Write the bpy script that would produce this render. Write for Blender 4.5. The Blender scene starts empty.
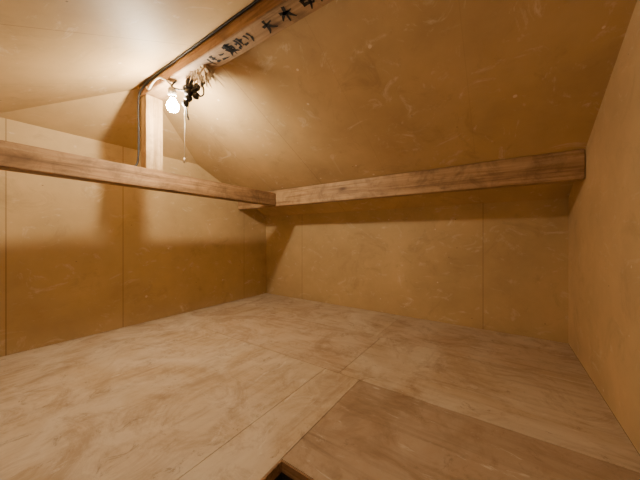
import bpy, bmesh, math, random
from mathutils import Vector, Matrix
random.seed(4)
H=1.0
XL,XR,YN,YB=-3.45,0.53,-1.02,3.37
RY,RZ=1.175,H+1.44
WZ=H+0.365
SL=(RZ-WZ)/(YB-RY)
XA=-2.80
GZ=H+1.0
GY=(RZ-GZ)/SL
scene=bpy.context.scene

# ---------- materials ----------
def newmat(name):
    m=bpy.data.materials.new(name); m.use_nodes=True
    nt=m.node_tree; return m,nt,nt.nodes['Principled BSDF']
def N(nt,t,**kw):
    n=nt.nodes.new(t)
    for k,v in kw.items(): setattr(n,k,v)
    return n
def noise(nt,vec,scale,detail=4,rough=.55,dist=0):
    n=N(nt,'ShaderNodeTexNoise'); n.inputs['Scale'].default_value=scale
    n.inputs['Detail'].default_value=detail; n.inputs['Roughness'].default_value=rough
    n.inputs['Distortion'].default_value=dist
    nt.links.new(vec,n.inputs['Vector']); return n.outputs['Fac']
def ramp(nt,fac,stops):
    r=N(nt,'ShaderNodeValToRGB'); e=r.color_ramp.elements
    e[0].position,e[0].color=stops[0][0],(*stops[0][1],1)
    e[1].position,e[1].color=stops[-1][0],(*stops[-1][1],1)
    for p,c in stops[1:-1]:
        x=e.new(p); x.color=(*c,1)
    nt.links.new(fac,r.inputs['Fac']); return r.outputs['Color']
def g(v): return (v,v,v)
def mix(nt,fac,a,b,mode='MIX'):
    m=N(nt,'ShaderNodeMix',data_type='RGBA',blend_type=mode)
    for s,i in ((fac,0),(a,6),(b,7)):
        if hasattr(s,'is_output'): nt.links.new(s,m.inputs[i])
        elif i==0: m.inputs[0].default_value=s
        else: m.inputs[i].default_value=(*s,1)
    return m.outputs[2]
def math_(nt,op,a,b=None,c=None):
    m=N(nt,'ShaderNodeMath',operation=op)
    for i,s in enumerate((a,b,c)):
        if s is None: continue
        if hasattr(s,'is_output'): nt.links.new(s,m.inputs[i])
        else: m.inputs[i].default_value=s
    return m.outputs[0]
def mapped(nt,scale,rot=(0,0,0)):
    tc=N(nt,'ShaderNodeTexCoord'); mp=N(nt,'ShaderNodeMapping')
    mp.inputs['Scale'].default_value=scale; mp.inputs['Rotation'].default_value=rot
    nt.links.new(tc.outputs['Object'],mp.inputs['Vector']); return mp.outputs['Vector']

def board(name,axis,seams,base=(0.57,0.41,0.205),w=0.0035,smear=1.0):
    m,nt,b=newmat(name)
    v=mapped(nt,(1,1,1))
    c=ramp(nt,noise(nt,v,1.6,6,.62),[(.3,tuple(x*.82 for x in base)),(.7,tuple(min(1,x*1.10) for x in base))])
    v2=mapped(nt,(1.3,1.3,2.2),(0.3,0.5,0.6))
    s=ramp(nt,noise(nt,v2,2.4,9,.74,2.0),[(.57,g(0)),(.70,g(.55*smear))])
    c=mix(nt,s,c,(.80,.70,.50))
    v4=mapped(nt,(1,1,1),(1.1,.2,.3))
    s=ramp(nt,noise(nt,v4,3.2,8,.74,.9),[(.55,g(0)),(.70,g(.50*smear))])
    c=mix(nt,s,c,tuple(x*.60 for x in base))
    vo=N(nt,'ShaderNodeTexVoronoi'); vo.inputs['Scale'].default_value=4.2; nt.links.new(v,vo.inputs['Vector'])
    sz=math_(nt,'MULTIPLY',noise(nt,v,6,2),.085)
    d=math_(nt,'LESS_THAN',vo.outputs['Distance'],sz)
    d=math_(nt,'MULTIPLY',d,.55)
    c=mix(nt,d,c,(.88,.80,.62))
    vo2=N(nt,'ShaderNodeTexVoronoi'); vo2.inputs['Scale'].default_value=3.1; nt.links.new(v2,vo2.inputs['Vector'])
    d2=math_(nt,'LESS_THAN',vo2.outputs['Distance'],.026)
    d2=math_(nt,'MULTIPLY',d2,.75)
    c=mix(nt,d2,c,(.14,.08,.04))
    sep=N(nt,'ShaderNodeSeparateXYZ'); nt.links.new(v,sep.inputs[0])
    tot=None
    for p,k in seams:
        a=math_(nt,'ABSOLUTE',math_(nt,'SUBTRACT',sep.outputs[axis],p))
        a=math_(nt,'MULTIPLY',math_(nt,'LESS_THAN',a,w),k)
        tot=a if tot is None else math_(nt,'MAXIMUM',tot,a)
    if tot:
        c=mix(nt,tot,c,(.16,.09,.035))
    nt.links.new(c,b.inputs['Base Color']); b.inputs['Roughness'].default_value=.6
    b.inputs['Specular IOR Level'].default_value=.3
    bp=N(nt,'ShaderNodeBump'); bp.inputs['Strength'].default_value=.12; bp.inputs['Distance'].default_value=.01
    nt.links.new(noise(nt,v,9,6,.6),bp.inputs['Height']); nt.links.new(bp.outputs[0],b.inputs['Normal'])
    return m
def wood(name,axis,cols,fine=34,rough=.65):
    m,nt,b=newmat(name)
    sc=[fine]*3; sc[axis]=1.6
    v=mapped(nt,tuple(sc)); v2=mapped(nt,(3,3,3))
    f=noise(nt,v,1,6,.6,.6)
    c=ramp(nt,f,[(.30,tuple(x*.8 for x in cols[0])),(.5,cols[1]),(.70,cols[2])])
    st=ramp(nt,noise(nt,v2,1.8,8,.74,.6),[(.45,g(0)),(.66,g(.65))])
    c=mix(nt,st,c,tuple(x*.5 for x in cols[0]))
    sk=[5]*3; sk[axis]=2.2
    v3=mapped(nt,tuple(sk)); vo=N(nt,'ShaderNodeTexVoronoi'); vo.inputs['Scale'].default_value=1.0; nt.links.new(v3,vo.inputs['Vector'])
    k=ramp(nt,vo.outputs['Distance'],[(.06,g(.8)),(.16,g(0))])
    c=mix(nt,k,c,(.10,.045,.02))
    nt.links.new(c,b.inputs['Base Color']); b.inputs['Roughness'].default_value=rough
    bp=N(nt,'ShaderNodeBump'); bp.inputs['Strength'].default_value=.3; bp.inputs['Distance'].default_value=.005
    nt.links.new(f,bp.inputs['Height']); nt.links.new(bp.outputs[0],b.inputs['Normal'])
    return m
def ply(name,axis,base,dark,pale=.5,off=0.0):
    m,nt,b=newmat(name)
    sc=[11]*3; sc[axis]=1.0
    tc=N(nt,'ShaderNodeTexCoord'); mp=N(nt,'ShaderNodeMapping'); mp.inputs['Scale'].default_value=tuple(sc)
    mp.inputs['Location'].default_value=(off,off*1.7,0)
    nt.links.new(tc.outputs['Object'],mp.inputs['Vector'])
    f=noise(nt,mp.outputs[0],1,8,.66,1.4)
    c=ramp(nt,f,[(.30,dark),(.50,base),(.75,tuple(min(1,x*1.12) for x in base))])
    v2=mapped(nt,(1,1,1))
    s=ramp(nt,noise(nt,v2,1.3,8,.68,1.2),[(.40,g(0)),(.62,g(pale))])
    c=mix(nt,s,c,(.70,.63,.52))
    s2=ramp(nt,noise(nt,mapped(nt,(1.2,1.2,1),(0,0,.8)),2.2,8,.76,1.2),[(.49,g(0)),(.64,g(.7))])
    c=mix(nt,s2,c,dark)
    s3=ramp(nt,noise(nt,mapped(nt,(3.4,3.4,1)),2.2,9,.84,.8),[(.57,g(0)),(.68,g(.75))])
    c=mix(nt,s3,c,(.19,.135,.09))
    gs=[7]*3; gs[axis]=2
    s4=ramp(nt,noise(nt,mapped(nt,tuple(gs)),1.6,7,.7,1.5),[(.60,g(0)),(.69,g(.5))])
    c=mix(nt,s4,c,(.78,.73,.63))
    nt.links.new(c,b.inputs['Base Color']); b.inputs['Roughness'].default_value=.72
    b.inputs['Specular IOR Level'].default_value=.25
    bp=N(nt,'ShaderNodeBump'); bp.inputs['Strength'].default_value=.12; bp.inputs['Distance'].default_value=.004
    nt.links.new(f,bp.inputs['Height']); nt.links.new(bp.outputs[0],b.inputs['Normal'])
    return m
def plain(name,col,rough=.6,metal=0,emit=None,es=0):
    m,nt,b=newmat(name)
    v=mapped(nt,(1,1,1))
    c=ramp(nt,noise(nt,v,25,3),[(.3,tuple(x*.85 for x in col)),(.7,col)])
    nt.links.new(c,b.inputs['Base Color']); b.inputs['Roughness'].default_value=rough; b.inputs['Metallic'].default_value=metal
    if emit:
        b.inputs['Emission Color'].default_value=(*emit,1); b.inputs['Emission Strength'].default_value=es
    return m

M_ceil=board('ceiling_board',0,[(-2.68,.3),(-1.846,.5),(-1.01,.12),(-.18,.10)],w=.0025,base=(.55,.385,.19))
M_wb=board('back_wall_board',0,[(-2.64,.6),(-.153,.5)])
M_wl=board('left_wall_board',1,[(.36,.6),(1.2,.6),(2.875,.5),(-.48,.5)])
M_wr=board('right_wall_board',1,[(1.03,.3)],smear=.9,base=(.66,.475,.255))
M_ridge=wood('ridge_wood',0,[(.22,.115,.05),(.35,.195,.09),(.47,.29,.15)])
M_ridge_lit=wood('ridge_wood_lit',0,[(.24,.15,.075),(.37,.235,.125),(.46,.31,.18)])  # same beam's wood, paler: bulb light from below painted into the colour
M_by=wood('tie_wood',1,[(.20,.11,.05),(.33,.19,.088),(.46,.295,.15)])
M_bx=wood('purlin_wood',0,[(.27,.15,.068),(.42,.26,.125),(.53,.36,.195)])
M_post=wood('post_wood',2,[(.33,.20,.09),(.48,.32,.155),(.58,.41,.225)])
M_black=plain('black_rubber',(.018,.016,.015),.5)
M_dark=plain('painted_shade',(.012,.008,.006),.9)  # near-black colour paints shade into the hatch shaft; also backs floor joints
M_str=plain('pale_string',(.75,.66,.50),.9)
M_cer=plain('white_ceramic',(.75,.70,.60),.3)
M_steel=plain('steel_nail',(.35,.33,.30),.4,.9)
M_ink=plain('ink',(.012,.010,.010),.8)
M_rag=plain('torn_paper_wood',(.50,.37,.22),.9)
M_bulb=plain('bulb_glow',(1,.9,.7),.2,0,(1,.83,.60),860)
PL=[ply('ply_a',0,(.53,.42,.29),(.375,.27,.175),.75,0),
    ply('ply_b',1,(.53,.42,.29),(.375,.27,.175),.75,3.1),
    ply('ply_c',0,(.39,.28,.185),(.27,.185,.115),.25,7.3),
    ply('ply_d',0,(.51,.39,.27),(.35,.25,.16),.60,11.9)]

# ---------- mesh helpers ----------
def obj(name,bm,mats,smooth=False,parent=None):
    me=bpy.data.meshes.new(name); bm.normal_update(); bm.to_mesh(me); bm.free()
    for m in (mats if isinstance(mats,(list,tuple)) else [mats]): me.materials.append(m)
    o=bpy.data.objects.new(name,me); scene.collection.objects.link(o)
    if smooth:
        for p in me.polygons: p.use_smooth=True
    if parent: o.parent=parent
    return o
def empty(name):
    o=bpy.data.objects.new(name,None); scene.collection.objects.link(o); return o
def box(bm,x0,x1,y0,y1,z0,z1,mi=0):
    vs=[bm.verts.new(p) for p in [(x0,y0,z0),(x1,y0,z0),(x1,y1,z0),(x0,y1,z0),(x0,y0,z1),(x1,y0,z1),(x1,y1,z1),(x0,y1,z1)]]
    for f in [(3,2,1,0),(4,5,6,7),(0,1,5,4),(1,2,6,5),(2,3,7,6),(3,0,4,7)]:
        fc=bm.faces.new([vs[i] for i in f]); fc.material_index=mi
    return vs
def prism(bm,prof,axis,a,b,mi=0):
    def P(p,t):
        l=list(p); l.insert(axis,t); return tuple(l)
    A=[bm.verts.new(P(p,a)) for p in prof]; B=[bm.verts.new(P(p,b)) for p in prof]
    n=len(prof)
    bm.faces.new(A); bm.faces.new(B[::-1])
    for i in range(n): bm.faces.new([A[i],B[i],B[(i+1)%n],A[(i+1)%n]])
    for f in bm.faces: f.material_index=mi
def bevel(bm,w=.004,seg=2):
    bmesh.ops.recalc_face_normals(bm,faces=bm.faces)
    bmesh.ops.bevel(bm,geom=list(bm.edges),offset=w,segments=seg,affect='EDGES',clamp_overlap=True)
def poly(name,faces,mat,thick,inside):
    bm=bmesh.new()
    for pts in faces:
        bm.faces.new([bm.verts.new(p) for p in pts])
    bmesh.ops.remove_doubles(bm,verts=bm.verts,dist=1e-5)
    bmesh.ops.recalc_face_normals(bm,faces=bm.faces)
    f=next(iter(bm.faces))
    f.normal_update()
    if f.normal.dot(Vector(inside)-f.calc_center_median())<0:
        bmesh.ops.reverse_faces(bm,faces=bm.faces)
    o=obj(name,bm,mat)
    s=o.modifiers.new('thickness','SOLIDIFY'); s.thickness=thick; s.offset=-1
    return o
def curve(name,pts,r,mat,parent=None,cyc=False):
    cu=bpy.data.curves.new(name,'CURVE'); cu.dimensions='3D'; cu.bevel_depth=r; cu.bevel_resolution=3; cu.resolution_u=8
    cu.use_fill_caps=True
    s=cu.splines.new('NURBS'); s.points.add(len(pts)-1)
    for i,p in enumerate(pts): s.points[i].co=(*p,1)
    s.use_endpoint_u=True; s.order_u=3
    cu.materials.append(mat)
    o=bpy.data.objects.new(name,cu); scene.collection.objects.link(o)
    if parent: o.parent=parent
    return o
INS=(-1.4,1.2,1.2)

# ---------- shell ----------
E=(XL,RY+GY,GZ); E2=(XL,RY-GY,GZ); A=(XA,RY,RZ); B=(XR,RY,RZ)
YN=RY-(YB-RY)
poly('ceiling',[[A,B,(XR,YB,WZ),(XL,YB,WZ),E],[B,A,E2,(XL,YN,WZ),(XR,YN,WZ)],[A,E,E2]],M_ceil,.012,INS)
poly('wall_left',[[(XL,YN,0),(XL,YB,0),(XL,YB,WZ),E,E2,(XL,YN,WZ)]],M_wl,.012,INS)
poly('wall_right',[[(XR,YN,0),(XR,YB,0),(XR,YB,WZ),(XR,RY,RZ),(XR,YN,WZ)]],M_wr,.012,INS)
poly('wall_back',[[(XL,YB,0),(XR,YB,0),(XR,YB,WZ),(XL,YB,WZ)]],M_wb,.012,INS)
poly('wall_front',[[(XL,YN,0),(XR,YN,0),(XR,YN,WZ),(XL,YN,WZ)]],M_wb,.012,INS)

# floor: plywood sheets with fine joints around the access hatch
HX0,HX1,HY0,HY1=-.815,.20,-.35,.89
bm=bmesh.new()
rects=[(XL,-2.70,1.69,YB,1),(-2.70,-1.03,2.53,YB,0),(-1.03,XR,2.53,YB,3),
 (-2.70,-.98,1.69,2.53,3),(-.98,XR,1.69,2.53,0),
 (XL,-1.10,HY0,1.69,1),(-1.10,HX0,HY0,1.69,1),(HX0,XR,HY1,1.69,2),
 (HX1,XR,HY0,HY1,2),
 (XL,-1.12,YN,HY0,0),(-1.12,XR,YN,HY0,3)]
gp=.0018
for x0,x1,y0,y1,mi in rects:
    box(bm,x0+gp,x1-gp,y0+gp,y1-gp,-.012,0,mi)
for x0,x1,y0,y1 in [(XL,HX0,YN,YB),(HX1,XR,YN,YB),(HX0,HX1,HY1,YB),(HX0,HX1,YN,HY0)]:
    box(bm,x0,x1,y0,y1,-.03,-.013,4)
obj('floor',bm,PL+[M_dark])
hp=empty('floor_hatch')
bm=bmesh.new(); t=.007
box(bm,HX0,HX0+t,HY0,HY1,-.05,-.002); box(bm,HX1-t,HX1,HY0,HY1,-.05,-.002)
box(bm,HX0+t,HX1-t,HY1-t,HY1,-.05,-.002); box(bm,HX0+t,HX1-t,HY0,HY0+t,-.05,-.002)
obj('frame',bm,M_ridge,parent=hp)
bm=bmesh.new(); t=.01
box(bm,HX0,HX0+t,HY0,HY1,-.5,-.05); box(bm,HX1-t,HX1,HY0,HY1,-.5,-.05)
box(bm,HX0+t,HX1-t,HY1-t,HY1,-.5,-.05); box(bm,HX0+t,HX1-t,HY0,HY0+t,-.5,-.05)
box(bm,HX0,HX1,HY0,HY1,-.53,-.5)
obj('shaft',bm,M_dark,parent=hp)  # shaft coloured near-black so the opening reads as shaded

# ---------- beams ----------
ry0,ry1=1.09,1.24; rb=H+1.29
def rz(y): return RZ-SL*abs(y-RY)-.004
rp=empty('ridge_beam')
bm=bmesh.new()
prism(bm,[(ry0,rb),(ry1,rb),(ry1,rz(ry1)),(RY,rz(RY)),(ry0,rz(ry0))],0,XA+.02,XR-.003)
bevel(bm,.004)
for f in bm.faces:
    if f.normal.z<-.9: f.material_index=1  # underside gets the wood with light painted in
obj('timber',bm,[M_ridge,M_ridge_lit],parent=rp)
bm=bmesh.new()
def brush(p,q,w):
    p=Vector(p);q=Vector(q);d=(q-p).normalized();nn=Vector((-d.y,d.x)); n=6; L=[];R=[]
    bend=random.uniform(-.06,.06)*(q-p).length
    for i in range(n+1):
        u=i/n; c=p.lerp(q,u)+nn*bend*math.sin(math.pi*u)*2; ww=w*(.7+.45*math.cos(u*2.6-.3))/2
        a=c+nn*ww; b=c-nn*ww
        L.append(bm.verts.new((a.x,a.y,rb-.0012))); R.append(bm.verts.new((b.x,b.y,rb-.0012)))
    for i in range(n): bm.faces.new([L[i],L[i+1],R[i+1],R[i]])
G={'kita':[((.32,.95),(.30,.12)),((.05,.62),(.30,.62)),((.0,.12),(.34,.30)),((.60,.95),(.60,.20)),((.60,.60),(.95,.72)),((.60,.18),(.95,.12)),((.95,.12),(.97,.3))],
 'naka':[((.5,1),(.5,0)),((.15,.75),(.17,.35)),((.15,.75),(.85,.78)),((.85,.78),(.82,.36)),((.17,.38),(.82,.38))],
 'ni':[((.2,.75),(.8,.78)),((.05,.2),(.97,.22))],
 'ki':[((.5,1),(.5,0)),((.05,.68),(.95,.7)),((.48,.66),(.05,.15)),((.52,.66),(.98,.15))],
 'dai':[((.05,.62),(.95,.66)),((.5,.98),(.42,.5)),((.42,.5),(.05,.02)),((.5,.55),(.97,.03))],
 'ri':[((.25,.9),(.28,.4)),((.7,.95),(.72,.45)),((.72,.45),(.4,.0))],
 'higashi':[((.5,1),(.5,0)),((.1,.85),(.9,.87)),((.2,.68),(.22,.35)),((.2,.68),(.8,.7)),((.8,.7),(.78,.36)),((.22,.52),(.78,.53)),((.22,.37),(.78,.37)),((.45,.36),(.03,.05)),((.55,.36),(.98,.05))],
 'ho':[((.15,.9),(.12,.1)),((.4,.85),(.9,.86)),((.4,.6),(.9,.61)),((.66,.86),(.66,.15)),((.66,.15),(.4,.2)),((.66,.2),(.95,.08))]}
for key,cx,s in [('ho',-1.72,.09),('ni',-1.63,.08),('higashi',-1.53,.105),('kita',-1.43,.095),('ri',-1.34,.08),
                 ('dai',-1.17,.095),('ki',-1.02,.10),('naka',-.87,.105),('higashi',-.76,.105),('ri',-.62,.09),('kita',-.48,.10)]:
    cy=(ry0+ry1)/2+random.uniform(-.008,.012); rot=random.uniform(-.2,.2)
    for a,b in G[key]:
        def T(p):
            x=(p[0]-.5)*s*.95+random.uniform(-.003,.003); y=-(p[1]-.5)*s+random.uniform(-.003,.003)
            return (cx+x*math.cos(rot)-y*math.sin(rot),cy+x*math.sin(rot)+y*math.cos(rot))
        brush(T(a),T(b),s*.19)
obj('brush_writing',bm,M_ink,parent=rp)
bm=bmesh.new()
for i in range(60):
    x=random.uniform(-1.99,-1.83); y=random.uniform(ry0+.05,ry1-.004); z=rb-.001; l=random.uniform(.05,.16); w=random.uniform(.005,.015)
    d=Vector((random.uniform(-1,.35),random.uniform(-.15,.7),random.uniform(-.85,-.05))).normalized()
    p=Vector((x,y,z)); s_=Vector((w,0,0)); t_=Vector((0,w,0))
    a=[bm.verts.new(p-s_),bm.verts.new(p+s_),bm.verts.new(p+t_)]
    m=p+d*l*.6+Vector((0,0,.006))
    b=[bm.verts.new(m-s_*.7),bm.verts.new(m+s_*.7),bm.verts.new(m+t_*.7)]
    c=bm.verts.new(p+d*l)
    for k in range(3):
        j=(k+1)%3
        bm.faces.new([a[k],a[j],b[j],b[k]]); bm.faces.new([b[k],b[j],c])
obj('splinters',bm,M_rag,parent=rp)

tx0,tx1=-2.76,-2.62; tb,tt=H+.447,H+.618
bm=bmesh.new(); box(bm,tx0,tx1,-.47,2.746,tb,tt); bevel(bm,.006); obj('tie_beam',bm,M_by)
bm=bmesh.new(); box(bm,-2.745,-2.632,1.095,1.235,tt+.001,rb-.001); bevel(bm,.005); obj('king_post',bm,M_post)
def cz(y): return RZ-SL*abs(y-RY)
def purlin(name,y0,y1):
    bm=bmesh.new(); z0=H+.437
    prism(bm,[(y0,z0),(y1,z0),(y1,cz(y1)-.006),(y0,cz(y0)-.006)],0,XL+.004,XR-.004)
    bevel(bm,.005); obj(name,bm,M_bx)
purlin('purlin_beam',2.75,2.86)
purlin('purlin_beam',2*RY-2.86,2*RY-2.75)

# ---------- lamp ----------
bx,by,bz=-2.26,1.14,H+1.088
lp=empty('bare_bulb_lamp')
def lathe(name,prof,mat,center,seg=28,M=None):
    bm=bmesh.new(); rings=[]
    for r,z in prof:
        rings.append([bm.verts.new((r*math.cos(2*math.pi*i/seg),r*math.sin(2*math.pi*i/seg),z)) for i in range(seg)])
    for a,b in zip(rings,rings[1:]):
        for i in range(seg): bm.faces.new([a[i],a[(i+1)%seg],b[(i+1)%seg],b[i]])
    bm.faces.new(rings[0][::-1]); bm.faces.new(rings[-1])
    if M: bmesh.ops.transform(bm,matrix=M,verts=bm.verts)
    bmesh.ops.translate(bm,vec=center,verts=bm.verts)
    return obj(name,bm,mat,True,lp)
tilt=Matrix.Rotation(.12,4,'X')@Matrix.Rotation(.15,4,'Y')
C=(bx,by,bz)
lathe('bulb',[(.006,-.044),(.024,-.040),(.038,-.028),(.046,-.010),(.047,.006),(.042,.024),(.032,.040),(.024,.054),(.020,.066)],M_bulb,C,M=tilt)
lathe('screw_cap',[(.019,.066),(.021,.070),(.019,.074),(.021,.078),(.019,.082),(.020,.088)],M_steel,C,M=tilt)
lathe('socket',[(.028,.084),(.032,.090),(.032,.125),(.026,.140),(.016,.150),(.010,.152)],M_cer,C,M=tilt)
top=Vector(C)+tilt@Vector((0,0,.150))
curve('cord',[tuple(top),(top.x,top.y-.015,top.z+.03),(bx-.06,1.075,rb+.03),(bx-.12,1.078,rb+.05),(bx-.22,1.078,rb+.04),(bx-.3,1.078,rb-.01),(bx-.33,1.079,rb+.04)],.007,M_cer,lp)
cb=empty('clamp_fitting')
def part(name,bm,mat): return obj(name,bm,mat,True,cb)
bm=bmesh.new(); box(bm,-2.13,-2.09,1.17,1.22,rb-.055,rb-.002); box(bm,-2.14,-2.08,1.155,1.235,rb-.09,rb-.055); bevel(bm,.006); part('bracket',bm,M_black)
for k,(p,r) in enumerate([((-2.11,1.19,rb-.105),.034),((-2.13,1.20,rb-.145),.031),((-2.155,1.19,rb-.185),.027),((-2.08,1.235,rb-.12),.030),((-2.05,1.22,rb-.07),.030)]):
    bm=bmesh.new(); bmesh.ops.create_uvsphere(bm,u_segments=14,v_segments=10,radius=r)
    for v in bm.verts: v.co+=v.co.normalized()*random.uniform(-.003,.003)
    bmesh.ops.translate(bm,vec=p,verts=bm.verts); part('tape_wrap_%d'%(k+1),bm,M_black)
curve('wire_loop_1',[(-2.11,1.19,rb-.06),(-2.07,1.27,rb-.05),(-2.02,1.28,rb+.0),(-1.97,1.26,rb-.03),(-1.99,1.22,rb-.07),(-2.08,1.2,rb-.1)],.009,M_black,cb)
curve('wire_loop_2',[(-2.16,1.19,rb-.19),(-2.20,1.2,rb-.15),(-2.17,1.22,rb-.08),(-2.1,1.2,rb-.05)],.008,M_black,cb)
curve('wire_loop_3',[(-2.12,1.16,rb-.10),(-2.2,1.13,rb-.08),(-2.25,1.11,rb-.04),(-2.2,1.14,rb-.009)],.007,M_black,cb)
curve('wire_loop_4',[(-2.08,1.23,rb-.12),(-2.0,1.25,rb-.16),(-1.95,1.23,rb-.10),(-1.98,1.20,rb-.01)],.007,M_black,cb)
curve('wire_tail',[(-2.155,1.19,rb-.19),(-2.15,1.2,rb-.24),(-2.165,1.21,rb-.28),(-2.15,1.215,rb-.31)],.007,M_black,cb)
ps=empty('pull_string')
z0=bz-.02
curve('string',[(-2.17,1.19,rb-.18),(-2.172,1.192,z0-.1),(-2.168,1.19,z0-.28),(-2.172,1.19,z0-.42)],.0035,M_str,ps)
curve('string_strand',[(-2.17,1.19,rb-.18),(-2.185,1.20,z0-.05),(-2.155,1.19,z0-.14),(-2.17,1.19,z0-.22)],.003,M_str,ps)
bm=bmesh.new(); bmesh.ops.create_cone(bm,cap_ends=True,segments=12,radius1=.010,radius2=.004,depth=.04)
bmesh.ops.translate(bm,vec=(-2.172,1.19,z0-.43),verts=bm.verts); obj('pull_knob',bm,M_str,True,ps)
curve('electrical_cable',[(XR-.02,1.079,rb+.098),(-1.5,1.079,rb+.10),(-2.55,1.079,rb+.09),(-2.72,1.079,rb+.05),(-2.765,1.079,rb-.02),(-2.755,1.082,rb-.3),(-2.758,1.082,tt+.12),(-2.77,1.07,tt+.03),(-2.74,1.0,tt+.012),(-2.74,.85,tt+.010)],.008,M_black)

# added fill light behind the viewpoint, not a lamp of the room
L=bpy.data.lights.new('fill_light','POINT'); L.energy=12.5; L.color=(1,.88,.70); L.shadow_soft_size=.35
lo=bpy.data.objects.new('fill_light',L); scene.collection.objects.link(lo); lo.location=(-.30,-.40,H+.0)

# ---------- camera ----------
cam=bpy.data.cameras.new('camera'); co=bpy.data.objects.new('camera',cam); scene.collection.objects.link(co)
co.location=(0,0,H); co.rotation_euler=(math.radians(90),0,math.radians(34.2))
cam.sensor_width=36; cam.lens=265/640*36; cam.shift_y=-3/640; cam.clip_start=.01
scene.camera=co
w=bpy.data.worlds.new('world'); scene.world=w; w.use_nodes=True
w.node_tree.nodes['Background'].inputs[0].default_value=(.3,.2,.12,1); w.node_tree.nodes['Background'].inputs[1].default_value=.3
